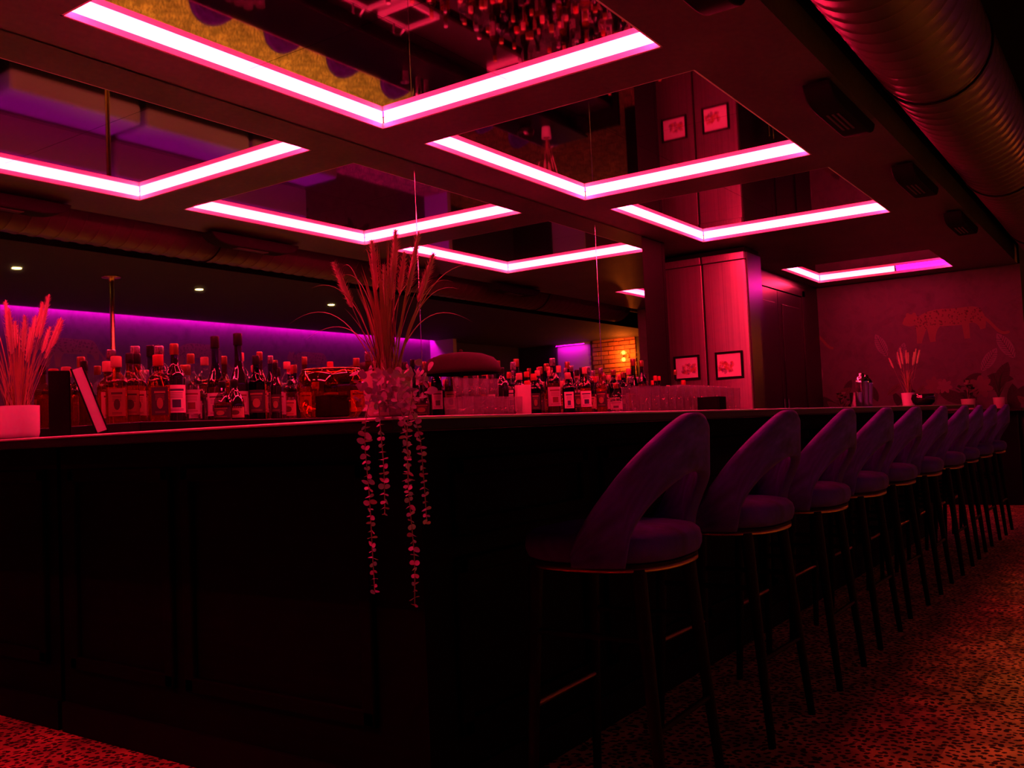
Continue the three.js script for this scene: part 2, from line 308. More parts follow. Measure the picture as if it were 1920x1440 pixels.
// warm downlights in the lowered soffit
{
  const make = () => {
    const t = thing('downlight', 'small warm recessed spotlight in the dark soffit opposite the bar', 'downlight', [0, 0, 0], 0, 'soffit downlights');
    mesh('trim_ring', new THREE.TorusGeometry(0.045, 0.007, 8, 28).rotateX(PI / 2).translate(0, 2.747, 0), M.black, t);
    mesh('lens', cyl(0.038, 0.038, 2.737, 2.749, 24), std(lin(0.2, 0.2, 0.2), 0.5, { emissive: lin(14, 9, 3) }), t);
    return t;
  };
  const first = make();
  [2.41, 4.37, 6.33, 8.29].forEach((x, i) => {
    const t = i ? copy(first, [x, -0.03, 1.5]) : first; t.position.set(x, -0.03, 1.5);
    const l = new THREE.SpotLight(WARM.color, WARM.power, 0, 0.75, 0.78, 2); l.name = 'downlight_lamp'; l.position.set(x, 2.70, 1.5); l.target.position.set(x, 0, 1.5); l.castShadow = true; l.shadow.radius = 1.5; scene.add(l, l.target);
  });
}
// wall lamp on the far bricks
{
  const t = thing('wall_lamp', 'two bulb wall lamp glowing orange on the brick wall', 'lamp', [15.98, 2.36, 1.38]);
  mesh('back_plate', cyl(0.05, 0.05, -0.012, 0.012).rotateZ(PI / 2).translate(0.015, 0, 0), M.bronze, t);
  mesh('arm', tube([[0, 0, 0], [-0.08, 0.0, 0], [-0.12, 0.0, 0]], 0.008), M.bronze, t);
  for (const y of [0.06, -0.07]) { const b = mesh('bulb', new THREE.SphereGeometry(0.035, 20, 14).scale(1, 1.15, 1), std(lin(0.2, 0.2, 0.2), 0.4, { emissive: lin(7, 1.5, 0.2) }), t); b.position.set(-0.12, y, 0); mesh('socket', cyl(0.014, 0.014, -0.03, 0.03), M.bronze, b).position.y = -Math.sign(y) * 0.045; }
  const l = new THREE.PointLight(SCONCE.color, SCONCE.power); l.name = 'wall_lamp_glow'; l.position.set(15.86, 2.42, 1.38); l.castShadow = true; scene.add(l);
  const l2 = new THREE.PointLight(SCONCE.color, SCONCE.power); l2.name = 'wall_lamp_glow'; l2.position.set(15.86, 2.29, 1.38); l2.castShadow = true; scene.add(l2);
}
// ---------------------------------------------------------------- bar
{
  const b = thing('bar_counter', 'long dark panelled bar front with plain black end panel', 'bar');
  mesh('front_board', box(1.94, 9.0, 0.0, 1.062, -1.70, -1.65), M.barWood, b);
  mesh('end_board', box(1.94, 1.99, 0.0, 1.062, -3.43, -1.70), M.barWood, b);
  mesh('far_board', box(8.95, 9.0, 0.0, 1.062, -2.3, -1.70), M.barWood, b);
  mesh('plinth', mergeGeometries([box(1.925, 9.01, 0.001, 0.11, -1.65, -1.635), box(1.925, 1.94, 0.001, 0.11, -3.43, -1.635)]), M.black, b);
  const frame = (along, a0, a1, y0, y1) => {
    const w = 0.05, d = 0.022, parts = [[a0, a1, y0, y0 + w], [a0, a1, y1 - w, y1], [a0, a0 + w, y0, y1], [a1 - w, a1, y0, y1]];
    const m = mesh('panel_frame', mergeGeometries(parts.map(([p, q, r, s]) => (along === 'x' ? rbox(p, q, r, s, -1.652, -1.652 + d, 0.008) : rbox(1.942 - d, 1.942, r, s, -q, -p, 0.008)))), M.barWood, b); return m;
  };
  for (let x = 2.07; x < 8.6; x += 0.86) { frame('x', x, x + 0.76, 0.2, 0.70); frame('x', x, x + 0.76, 0.76, 0.98); }
  frame('z', 1.83, 2.68, 0.24, 0.98); frame('z', 2.74, 3.36, 0.24, 0.98);
  mesh('corbel_rail', rbox(1.9, 9.0, 1.0, 1.062, -1.66, -1.60, 0.01), M.barWood, b);
}
{
  const t = thing('bar_worktop', 'dark polished L shaped bar worktop with bright edge strip', 'worktop');
  const s = new THREE.Shape([[1.435, -1.288], [9.05, -1.288], [9.05, -1.86], [2.0, -1.86], [2.0, -2.72], [1.8, -2.72], [1.8, -3.43], [1.435, -3.43]].map((p) => new THREE.Vector2(p[0], -p[1])));
  const g = new THREE.ExtrudeGeometry(s, { depth: 0.022, bevelEnabled: true, bevelSize: 0.004, bevelThickness: 0.004, bevelSegments: 2, bevelOffset: -0.004 }).rotateX(-PI / 2).translate(0, 1.067, 0);
  mesh('slab', g, M.barTop, t);
  const e = 0.0035;
  mesh('edge_strip', mergeGeometries([rod([1.433, 1.0905, -1.286], [9.05, 1.0905, -1.286], e), rod([1.433, 1.0905, -1.286], [1.433, 1.0905, -3.43], e)]), M.edge, t).userData.label = 'bright edge strip';
}
{
  const b = thing('back_bar', 'low dark cabinet with shelf top standing against the mirror', 'back bar');
  mesh('top', rbox(1.81, 7.40, 1.095, 1.135, -3.438, -2.72, 0.004), M.barTop, b);
  mesh('body', box(2.0, 7.40, 0.0, 1.094, -3.438, -2.78), M.black, b);
  for (let x = 2.05; x < 7.2; x += 0.66) { const d = mesh('cabinet_door', rbox(x, x + 0.64, 0.12, 1.06, -2.78, -2.76, 0.004), M.barWood, b); mesh('handle', rod([x + 0.58, 0.7, -2.745], [x + 0.58, 0.9, -2.745], 0.006), M.chrome, d); }
}
{
  const w = thing('work_counter', 'low steel worktop on the bartender side of the bar', 'worktop');
  mesh('top', box(2.05, 8.9, 0.84, 0.87, -2.24, -1.71), M.steel, w);
  mesh('base', box(2.05, 8.9, 0.0, 0.84, -2.15, -1.72), M.black, w);
  [[3.3, 'below the tumblers'], [5.3, 'at the middle of the worktop'], [5.78, 'next to the middle basin'], [7.3, 'below the shakers']].forEach(([x, wh]) => {
    const s = thing('sink_basin', `square steel sink basin with raised rim ${wh}`, 'sink', [x, 0.87, -2.05]);
    mesh('rim', mergeGeometries([box(-0.18, 0.18, 0, 0.035, -0.18, -0.155), box(-0.18, 0.18, 0, 0.035, 0.155, 0.18), box(-0.18, -0.155, 0, 0.035, -0.155, 0.155), box(0.155, 0.18, 0, 0.035, -0.155, 0.155)]), M.whitePaint, s);
    mesh('bowl', box(-0.155, 0.155, 0.0, 0.004, -0.155, 0.155), M.black, s);
    mesh('tap', tube([[0, 0.02, 0.165], [0, 0.12, 0.165], [0, 0.145, 0.1], [0, 0.11, 0.05]], 0.01), M.chrome, s);
  });
}
// ---------------------------------------------------------------- pillar with pictures
{
  const p = struct('pillar', 'broad satin pillar of two panels at the end of the mirror', 'pillar');
  mesh('core', box(8.14, 8.5, 0, 2.62, -4.0, -2.96), M.black, p);
  for (const [z0, z1] of [[-3.99, -3.372], [-3.352, -2.95]]) {
    const g = rbox(8.1, 8.14, 0.0, 2.5, z0, z1, 0.004); mesh('panel', g, M.pillar, p); mesh('cap_panel', rbox(8.08, 8.14, 2.505, 2.57, z0, z1, 0.004), M.pillar, p);
  }
  mesh('side_panel', rbox(8.14, 8.5, 0.0, 2.57, -2.96, -2.94, 0.003), M.blackGloss, p);
}
const artTex = [0, 1].map((k) => canvasTex(256, 256, (g) => {
  g.fillStyle = '#efe8e2'; g.fillRect(0, 0, 256, 256);
  for (let i = 0; i < 90; i++) { g.fillStyle = ['rgba(190,120,60,0.5)', 'rgba(90,80,130,0.4)', 'rgba(160,60,50,0.35)', 'rgba(210,170,120,0.5)'][Math.floor(rnd() * 4)]; g.beginPath(); g.ellipse((k ? 90 : 150) + rr(-75, 75), 150 + rr(-60, 55), rr(6, 26), rr(5, 18), rr(0, 3), 0, 2 * PI); g.fill(); }
}));
[[1.555, -3.56, 0.19, 0.22, 'hung on the pillar next to the mirror'], [1.55, -3.145, 0.21, 0.225, 'hung on the pillar next to the dark door']].forEach(([y, z, h, w, wh], k) => {
  const t = thing('picture', `small framed print on white paper ${wh}`, 'picture', [8.098, y, z], -PI / 2);
  mesh('frame', mergeGeometries([rbox(-w / 2 - 0.02, w / 2 + 0.02, h / 2, h / 2 + 0.02, 0, 0.018, 0.003), rbox(-w / 2 - 0.02, w / 2 + 0.02, -h / 2 - 0.02, -h / 2, 0, 0.018, 0.003), rbox(-w / 2 - 0.02, -w / 2, -h / 2, h / 2, 0, 0.018, 0.003), rbox(w / 2, w / 2 + 0.02, -h / 2, h / 2, 0, 0.018, 0.003)]), M.black, t);
  mesh('print', box(-w / 2, w / 2, -h / 2, h / 2, 0.001, 0.008), std(0xffffff, 0.7, { map: artTex[k] }), t);
});
// ---------------------------------------------------------------- bar stools
function makeStool() {
  const t = thing('bar_stool', 'x', 'bar stool', [0, 0, 0], 0, 'velvet stools along the bar');
  // seat cushion: rings of a rounded outline
  const ring = (k, y, n = 40) => { const o = []; for (let i = 0; i < n; i++) { const a = (i / n) * 2 * PI, c = Math.cos(a), s = Math.sin(a), e = 2.7, q = 1 / Math.pow(Math.abs(c) ** e + Math.abs(s) ** e, 1 / e); o.push([c * q * 0.228 * k, y, s * q * 0.232 * k]); } return o; };
  const loft = (rings) => {
    const n = rings[0].length, pos = [], uv = [], idx = [];
    rings.forEach((r, j) => r.forEach((p, i) => { pos.push(...p); uv.push(p[0] * 2, p[2] * 2 + p[1]); }));
    for (let j = 0; j + 1 < rings.length; j++) for (let i = 0; i < n; i++) { const a = j * n + i, b = j * n + ((i + 1) % n); idx.push(a, a + n, b, b, a + n, b + n); }
    const g = new THREE.BufferGeometry(); g.setAttribute('position', new THREE.Float32BufferAttribute(pos, 3)); g.setAttribute('uv', new THREE.Float32BufferAttribute(uv, 2)); g.setIndex(idx); g.computeVertexNormals(); return g;
  };
  mesh('seat', loft([[0.001, 0.695], [0.9, 0.695], [0.97, 0.702], [1, 0.72], [1.005, 0.738], [0.985, 0.756], [0.92, 0.77], [0.75, 0.778], [0.4, 0.783], [0.001, 0.784]].map(([k, y]) => ring(k, y))), M.velvet, t);
  mesh('seat_band', loft([[0.001, 0.672], [0.93, 0.672], [0.95, 0.676], [0.95, 0.694], [0.001, 0.6945]].map(([k, y]) => ring(k, y))), M.bronze, t);
  // wrap-round backrest with the half-moon opening
  const N = 56, K = 10, T = 1.56, pos = [], uv = [], idx = [];
  const pt = (th, v, off) => {
    const q = Math.abs(th) / T, top = 0.735 + 0.345 * Math.pow(Math.max(0, Math.cos(q * PI / 2)), 0.85), a = Math.abs(th) / 1.0;
    const bot = 0.69 + (a < 1 ? 0.235 * Math.pow(1 - a * a, 0.5) : 0), y = bot + (top - bot) * v, fl = 1 + 0.07 * (y - 0.7) / 0.37, R = 0.242 + off;
    const c = Math.sin(th), s = Math.cos(th), e = 2.5, qk = 1 / Math.pow(Math.abs(c) ** e + Math.abs(s) ** e, 1 / e);
    return [c * qk * R * (1 + (fl - 1) * 0.4), y, s * qk * R * fl];
  };
  // closed loop across the section: outer face up, over the rim, inner face down
  const sect = []; for (let k = 0; k <= K; k++) sect.push([k / K, 0.014 - (k === 0 || k === K ? 0.006 : 0)]); for (let k = K; k >= 0; k--) sect.push([k / K, -0.022 + (k === 0 || k === K ? 0.006 : 0)]);
  for (let i = 0; i <= N; i++) { const th = -T + 2 * T * i / N; sect.forEach(([v, o]) => { pos.push(...pt(th, v, o)); uv.push(th * 0.5, v * 0.6); }); }
  const S = sect.length;
  for (let i = 0; i < N; i++) for (let k = 0; k < S; k++) { const a = i * S + k, b = i * S + ((k + 1) % S); idx.push(a, a + S, b, b, a + S, b + S); }
  for (const i of [0, N]) for (let k = 1; k + 1 < S; k++) i ? idx.push(i * S, i * S + k, i * S + k + 1) : idx.push(0, k + 1, k);
  const g = new THREE.BufferGeometry(); g.setAttribute('position', new THREE.Float32BufferAttribute(pos, 3)); g.setAttribute('uv', new THREE.Float32BufferAttribute(uv, 2)); g.setIndex(idx); g.computeVertexNormals();
  mesh('backrest', g, M.velvet, t);
  const leg = (x0, z0, x1, z1) => mesh('leg', rod([x1, 0.0, z1], [x0, 0.68, z0], 0.0125, 0.021, 12), M.stoolWood, t);
  leg(-0.165, 0.15, -0.1975, 0.21); leg(0.165, 0.15, 0.1975, 0.21); leg(-0.165, -0.16, -0.19, -0.19); leg(0.165, -0.16, 0.19, -0.19);
  const at = (x, z, X, Z, y) => [X + (x - X) * y / 0.68, y, Z + (z - Z) * y / 0.68];
  const RL = (y) => at(-0.165, 0.15, -0.1975, 0.21, y), RRr = (y) => at(0.165, 0.15, 0.1975, 0.21, y), FL = (y) => at(-0.165, -0.16, -0.19, -0.19, y), FR = (y) => at(0.165, -0.16, 0.19, -0.19, y);
  mesh('stretcher', rod(RL(0.27), RRr(0.27), 0.009), M.stoolWood, t); mesh('stretcher', rod(RL(0.5), FL(0.5), 0.009), M.stoolWood, t); mesh('stretcher', rod(RRr(0.5), FR(0.5), 0.009), M.stoolWood, t);
  mesh('footrest', rod(FL(0.3), FR(0.3), 0.011), M.bronze, t);
  return t;
}
const ORD = ['first', 'second', 'third', 'fourth', 'fifth', 'sixth', 'seventh', 'eighth', 'ninth', 'tenth'];
const stool0 = makeStool();
for (let i = 0; i < 10; i++) {
  const x = i ? 3.14 + 0.712 * (i - 1) : 2.33, label = i === 0 ? 'violet velvet bar stool with open back beside the bar corner with hanging eucalyptus' : i === 9 ? 'velvet bar stool with open back, last of the row beside the painted wall' : `velvet bar stool with open back, ${ORD[i]} in the row from the eucalyptus corner`;
  const pos = [x, 0, -1.275 + [0.0, 0, 0.01, 0, -0.01, 0, 0.01, 0, 0, 0.01][i]], turn = [0.03, -0.02, 0.02, 0, -0.03, 0.02, 0, 0.03, -0.02, 0][i];
  if (i) copy(stool0, pos, turn, label); else { stool0.position.set(...pos); stool0.rotation.y = turn; stool0.userData.label = label; }
}
// ---------------------------------------------------------------- plants
function plumeGeo(L, r, n = 260) { // a soft seed head: many small tapering hairs round a stalk
  const out = [], q = new THREE.Quaternion(), up = V(0, 1, 0);
  out.push(lathe([[0.001, 0], [r * 0.35, L * 0.1], [r * 0.5, L * 0.4], [r * 0.35, L * 0.8], [0.001, L]], 7).toNonIndexed());
  for (let i = 0; i < n; i++) {
    const y = rr(0.0, L * 0.95), a = rr(0, 2 * PI), w = r * (0.55 + 0.6 * Math.sin(PI * Math.min(1, 0.12 + 0.85 * y / L))), h = rr(0.6, 1.1) * w;
    const g = new THREE.ConeGeometry(0.0011, h * 1.5, 3, 1).translate(0, h * 0.75, 0); q.setFromUnitVectors(up, V(Math.cos(a), 1.1, Math.sin(a)).normalize()); g.applyQuaternion(q); g.translate(0, y, 0); out.push(g.toNonIndexed());
  }
  return mergeGeometries(out.map((g) => { const k = new THREE.BufferGeometry(); k.setAttribute('position', g.attributes.position); k.setAttribute('normal', g.attributes.normal); return k; }));
}
const PLUMES = [plumeGeo(0.12, 0.014), plumeGeo(0.10, 0.012), plumeGeo(0.15, 0.013)];
function blade(p0, p1, p2, w) { // a folded grass blade along an arching curve
  const c = new THREE.QuadraticBezierCurve3(V(...p0), V(...p1), V(...p2)), n = 14, pos = [], idx = [];
  for (let i = 0; i <= n; i++) {
    const t = i / n, p = c.getPoint(t), d = c.getTangent(t), s = V(d.z, 0, -d.x); if (s.length() < 1e-3) s.set(1, 0, 0); s.normalize();
    const k = w * Math.min(1, 0.5 + t * 2) * (1 - t * t * 0.96), up = s.clone().cross(d).normalize();
    for (const q of [-1, 0, 1]) { const v = p.clone().addScaledVector(s, q * k).addScaledVector(up, (q ? 0 : -0.35) * k); pos.push(v.x, v.y, v.z); }
  }
  for (let i = 0; i < n; i++) for (let q = 0; q < 2; q++) { const a = i * 3 + q; idx.push(a, a + 3, a + 1, a + 1, a + 3, a + 4); }
  const g = new THREE.BufferGeometry(); g.setAttribute('position', new THREE.Float32BufferAttribute(pos, 3)); g.setIndex(idx); g.computeVertexNormals(); return g;
}
function plumeAt(t, base, tip, k) { // stalk from base, plume on its tip
  const st = mesh('stalk', rod(base, tip, 0.0016, 0.001, 5), M.stem, t), d = V(...tip).sub(V(...base)).normalize();
  const p = mesh('plume', PLUMES[k % 3], M.plume, t); p.quaternion.setFromUnitVectors(V(0, 1, 0), d); p.position.set(...tip);
}
const leafGeo = (() => { // round coin-like leaf, slightly cupped
  const g = new THREE.CircleGeometry(1, 14), p = g.attributes.position;
  for (let i = 0; i < p.count; i++) { const x = p.getX(i), y = p.getY(i); p.setXYZ(i, x * 0.82 * (1 - 0.12 * y), y + 1, 0.16 * (x * x) - 0.1 * (y + 1) * 0.5); }
  g.computeVertexNormals(); return g;
})();
{ // grass and eucalyptus on the bar corner
  const t = thing('potted_grass', 'tall pampas grass with arching blades in blush pot on the bar corner', 'plant', [1.605, 1.0945, -1.45]);
  mesh('pot', lathe([[0.001, 0], [0.046, 0], [0.05, 0.008], [0.056, 0.06], [0.057, 0.108], [0.053, 0.108], [0.052, 0.09], [0.001, 0.09]], 36), M.blush, t);
  mesh('soil', cyl(0.05, 0.05, 0.088, 0.092), M.soil, t);
  const R = V(Math.cos(0.969), 0, Math.sin(0.969));                                  // outward spread mostly across the bar corner
  for (let i = 0; i < 70; i++) {
    const a = rr(0, 2 * PI), r = rr(0.006, 0.03), s = i < 40 ? rr(0.01, 0.05) : rr(0.05, 0.11), h = i < 40 ? rr(0.2, 0.34) : rr(0.16, 0.26);
    mesh('grass_blade', blade([r * Math.cos(a), 0.09, r * Math.sin(a)], [s * 0.35 * Math.cos(a), 0.09 + h * 0.6, s * 0.35 * Math.sin(a)], [s * Math.cos(a), 0.09 + h, s * Math.sin(a)], rr(0.0022, 0.004)), M.grass, t);
  }
  for (const [u, h, dep, dr] of [[-0.20, 0.15, 0.02, 0.02], [-0.21, 0.19, -0.02, 0.02], [-0.17, 0.22, 0.0, 0], [0.215, 0.25, 0.02, 0], [0.21, 0.175, -0.01, 0.02], [0.16, 0.2, 0.02, 0], [-0.12, 0.24, 0.02, 0], [0.12, 0.215, 0.05, 0.0], [-0.06, 0.27, -0.05, 0], [0.04, 0.26, 0.06, 0], [-0.03, 0.3, -0.02, 0], [0.14, 0.23, -0.05, 0]])
    mesh('grass_blade', blade([u * 0.1, 0.09, dep * 0.3], [u * 0.4 * R.x, 0.10 + h * 1.15, u * 0.4 * R.z + dep], [u * R.x, 0.09 + h - (Math.abs(u) > 0.15 && dr ? 0.05 : 0), u * R.z + dep], 0.005), M.grass, t);
  for (const [u, h, d, k] of [[-0.075, 0.26, 0, 0], [-0.01, 0.30, -0.01, 0], [0.0, 0.27, 0.02, 1], [0.022, 0.32, 0.0, 0], [0.05, 0.29, -0.02, 1], [0.062, 0.265, 0.02, 0], [0.03, 0.28, 0.03, 2], [-0.02, 0.255, 0.03, 1]]) plumeAt(t, [u * 0.2, 0.09, d * 0.3], [u * R.x, h, u * R.z + d], k);
}
{
  const t = thing('eucalyptus_garland', 'eucalyptus with round leaves hanging down over the bar corner', 'plant', [1.50, 1.0945, -1.37]);
  const strands = [[[0.02, 0.06, -0.03], [-0.06, 0.045, 0.02], [-0.092, -0.03, 0.03], [-0.088, -0.16, 0.032], [-0.082, -0.3, 0.03], [-0.08, -0.36, 0.03]],
    [[0.03, 0.07, -0.02], [-0.03, 0.05, 0.06], [-0.055, -0.03, 0.108], [-0.055, -0.15, 0.11], [-0.045, -0.3, 0.11], [-0.05, -0.385, 0.11]],
    [[0.02, 0.05, 0.0], [-0.03, 0.03, 0.09], [-0.035, -0.03, 0.125], [-0.03, -0.12, 0.13], [-0.025, -0.22, 0.13]],
    [[0.0, 0.05, -0.02], [-0.07, 0.03, 0.05], [-0.088, -0.03, 0.07], [-0.085, -0.11, 0.072], [-0.085, -0.2, 0.07]],
    [[0.02, 0.06, 0.02], [-0.02, 0.05, 0.10], [-0.06, -0.02, 0.118], [-0.066, -0.1, 0.12], [-0.066, -0.16, 0.12]]];
  const leafAt = (p, dir, s) => { const m = mesh('leaf', leafGeo, M.euca, t); m.position.copy(p); m.quaternion.setFromUnitVectors(V(0, 1, 0), dir.normalize()); m.rotateY(rr(0, 2 * PI)); m.scale.setScalar(s); };
  strands.forEach((s) => {
    const c = new THREE.CatmullRomCurve3(s.map((p) => V(...p))); mesh('stem', new THREE.TubeGeometry(c, 30, 0.0011, 5), M.stem, t);
    const L = c.getLength(), n = Math.round(L / 0.0142);
    for (let i = 2; i <= n; i++) { const u = i / n, p = c.getPointAt(u), a = i * 1.57 + rr(-0.4, 0.4), sz = rr(0.0058, 0.0088) * (1.1 - 0.3 * u); for (const q of [0, PI]) leafAt(p, V(Math.cos(a + q), rr(-0.6, 0.25), Math.sin(a + q)), sz * rr(0.8, 1.1)); }
  });
  for (let i = 0; i < 44; i++) { const p = V(rr(-0.055, 0.05), rr(0.02, 0.115), rr(-0.04, 0.11)); leafAt(p, V(rr(-1, 0.4), rr(-0.4, 1), rr(-0.6, 1)), rr(0.008, 0.012)); }
  const inner = []; for (let i = 0; i < 90; i++) { const q = new THREE.Quaternion().setFromUnitVectors(V(0, 1, 0), V(rr(-1, 0.5), rr(-0.6, 1), rr(-0.7, 1)).normalize()), s = rr(0.006, 0.01); inner.push(leafGeo.clone().rotateY(rr(0, 6.28)).scale(s, s, s).applyQuaternion(q).translate(rr(-0.06, 0.05), rr(0.02, 0.1), rr(-0.04, 0.12))); }
  mesh('inner_foliage', mergeGeometries(inner), M.euca, t).userData.kind = 'stuff';
  mesh('stem', tube([[0.02, 0.0, 0.0], [0.0, 0.07, 0.01], [-0.01, 0.13, 0.02]], 0.0012, 5), M.stem, t);
}
{ // white pot of pampas at the mirror end
  const t = thing('potted_pampas', 'dense pink pampas bunch in plain white pot at the mirror end of the bar', 'plant', [1.575, 1.0945, -3.03]);
  mesh('pot', lathe([[0.001, 0], [0.052, 0], [0.059, 0.006], [0.062, 0.02], [0.063, 0.108], [0.058, 0.108], [0.057, 0.095], [0.001, 0.095]], 40), M.ceramic, t);
  mesh('soil', cyl(0.056, 0.056, 0.093, 0.097), M.soil, t);
  for (let i = 0; i < 60; i++) { const a = rr(0, 2 * PI), s = rr(0.03, 0.12), h = rr(0.15, 0.32), r = rr(0.005, 0.04); mesh('grass_blade', blade([r * Math.cos(a), 0.095, r * Math.sin(a)], [s * 0.5 * Math.cos(a), 0.095 + h * 0.7, s * 0.5 * Math.sin(a)], [s * Math.cos(a), 0.095 + h, s * Math.sin(a)], rr(0.0018, 0.003)), M.grass, t); }
  for (let i = 0; i < 17; i++) { const a = i * 2.4, s = 0.03 + 0.075 * Math.sqrt(i / 17); plumeAt(t, [s * 0.25 * Math.cos(a), 0.095, s * 0.25 * Math.sin(a)], [s * Math.cos(a), rr(0.24, 0.335), s * Math.sin(a)], i % 3); }
}
{ // boards leaning beside it
  const t = thing('menu_holder', 'upright dark board standing beside the white pot', 'menu', [1.585, 1.0935, -2.80], -0.55);
  mesh('board', rbox(-0.03, 0.03, 0.0015, 0.205, -0.045, 0.045, 0.003), M.black, t);
  const b = thing('menu_book', 'dark book with pale pages leaning at the upright board', 'book', [1.685, 1.105, -2.715], -0.55);
  const lean = new THREE.Group(); lean.name = 'volume'; b.add(lean); lean.rotation.z = 0.33;
  mesh('cover', mergeGeometries([rbox(-0.029, -0.024, 0, 0.215, -0.08, 0.08, 0.002), rbox(0.004, 0.009, 0, 0.215, -0.08, 0.08, 0.002)]), M.black, lean);
  mesh('pages', box(-0.024, 0.004, 0.005, 0.21, -0.075, 0.075), M.paper, lean);
}
// ---------------------------------------------------------------- bottles
const labelTex = [['#e2d6c6', '#3a3a60'], ['#a98a68', '#4a2418'], ['#b8aca2', '#4c4440'], ['#7c5a30', '#2a1408'], ['#a8958e', '#6a2c2c'], ['#2a2226', '#8a6a40']].map(([bg, fg], k) => canvasTex(128, 160, (g) => {
  g.fillStyle = bg; g.fillRect(0, 0, 128, 160);  g.fillStyle = fg;
  if (k % 2) { g.beginPath(); g.ellipse(64, 92, 24, 32, 0, 0, 2 * PI); g.fill(); } else { g.fillRect(42, 84, 44, 46); }
  g.fillRect(22, 22, 84, 12); for (let i = 0; i < 4; i++) g.fillRect(30, 44 + i * 9, 68, 2.5); for (let i = 0; i < 2; i++) g.fillRect(26, 138 + i * 7, 76, 2.5);
}));
const LM = labelTex.map((t) => std(0xffffff, 0.75, { map: t, side: THREE.DoubleSide }));
const BT = { // profiles: radius, height of the outside; liquid level; label from-to
  round: { p: [[0.001, 0], [0.034, 0], [0.037, 0.004], [0.037, 0.175], [0.034, 0.195], [0.02, 0.215], [0.0145, 0.23], [0.0135, 0.27], [0.015, 0.272], [0.015, 0.282]], r: 0.037, l: [0.04, 0.145], fill: 0.165, cap: [0.0165, 0.262, 0.305], n: 'round-shouldered spirit bottle' },
  square: { p: [[0.001, 0], [0.034, 0], [0.038, 0.005], [0.038, 0.15], [0.034, 0.168], [0.02, 0.182], [0.015, 0.19], [0.0145, 0.215], [0.016, 0.22]], r: 0.038, sq: { n: 5, min: 0.021 }, l: [0.03, 0.13], fill: 0.135, cap: [0.019, 0.21, 0.25], n: 'square whisky bottle' },
  tall: { p: [[0.001, 0], [0.033, 0], [0.036, 0.004], [0.036, 0.15], [0.032, 0.18], [0.021, 0.215], [0.0155, 0.25], [0.0145, 0.33], [0.016, 0.335]], r: 0.036, l: [0.03, 0.125], fill: 0.15, cap: [0.018, 0.315, 0.365], n: 'long-necked bottle' },
  globe: { p: [[0.001, 0], [0.036, 0], [0.039, 0.004], [0.04, 0.12], [0.043, 0.165], [0.04, 0.2], [0.028, 0.222], [0.015, 0.236], [0.0135, 0.25], [0.0135, 0.268]], r: 0.04, l: [0.03, 0.105], fill: 0.12, cap: [0.0175, 0.262, 0.298], n: 'globe-shouldered bottle' },
  squat: { p: [[0.001, 0], [0.04, 0], [0.046, 0.006], [0.048, 0.08], [0.042, 0.12], [0.024, 0.15], [0.016, 0.165], [0.0155, 0.185]], r: 0.047, l: [0.02, 0.08], fill: 0.1, cap: [0.019, 0.178, 0.215], n: 'squat decanter bottle' },
  slim: { p: [[0.001, 0], [0.027, 0], [0.03, 0.004], [0.03, 0.19], [0.026, 0.215], [0.015, 0.24], [0.0125, 0.26], [0.0125, 0.31]], r: 0.03, l: [0.05, 0.15], fill: 0.18, cap: [0.0145, 0.295, 0.335], n: 'slim liqueur bottle' },
};
for (const k in BT) {
  const b = BT[k]; b.geo = lathe(b.p, 32, b.sq);
  const inner = b.p.filter(([r, y]) => y < b.fill).map(([r, y]) => [Math.max(0.001, r - 0.003), y + 0.003]); inner.push([inner.at(-1)[0], b.fill], [0.001, b.fill]); b.liq = lathe(inner, 28, b.sq);
  b.capGeo = lathe([[0.001, b.cap[1]], [b.cap[0], b.cap[1]], [b.cap[0], b.cap[2] - 0.003], [b.cap[0] - 0.003, b.cap[2]], [0.001, b.cap[2]]], 24);
  b.label = b.sq ? (() => { const g = new THREE.PlaneGeometry(b.r * 1.5, b.l[1] - b.l[0]); g.translate(0, (b.l[0] + b.l[1]) / 2, b.r + 0.0008); return g; })() : new THREE.CylinderGeometry(b.r + 0.0007, b.r + 0.0007, b.l[1] - b.l[0], 24, 1, true, -1.25, 2.5).translate(0, (b.l[0] + b.l[1]) / 2, 0);
}
const GN = { clear: 'clear', amber: 'amber', green: 'dark green', dark: 'black', rose: 'rose', smoke: 'smoky' }, BW = ['white and blue', 'cream', 'grey', 'tan', 'pinkish', 'black and gold'];
const protos = {};
function bottle(kind, gl, cap, lab, x, z, where, scale = 1, y = 1.136) {
  const key = [kind, gl, cap, lab].join();
  const label = `${GN[gl]} ${BT[kind].n}, ${cap} top, ${BW[lab]} label, ${where}`;
  const turn = Math.atan2(-x, -z) + rr(-0.35, 0.35);
  if (!protos[key]) {
    const b = BT[kind], t = thing('bottle', label, 'bottle', [x, y, z], turn, 'bottles on the back bar');
    mesh('glass_body', b.geo, G[gl], t);
    if (gl !== 'dark' && gl !== 'green') mesh('liquid', b.liq, { clear: LIQ.water, amber: LIQ.whisky, rose: LIQ.pink, smoke: LIQ.rum }[gl], t);
    mesh('stopper', b.capGeo, CAP[cap], t); mesh('paper_label', b.label, LM[lab], t);
    t.scale.setScalar(scale); protos[key] = t; return t;
  }
  const c = copy(protos[key], [x, y, z], turn, label); c.scale.setScalar(scale); return c;
}
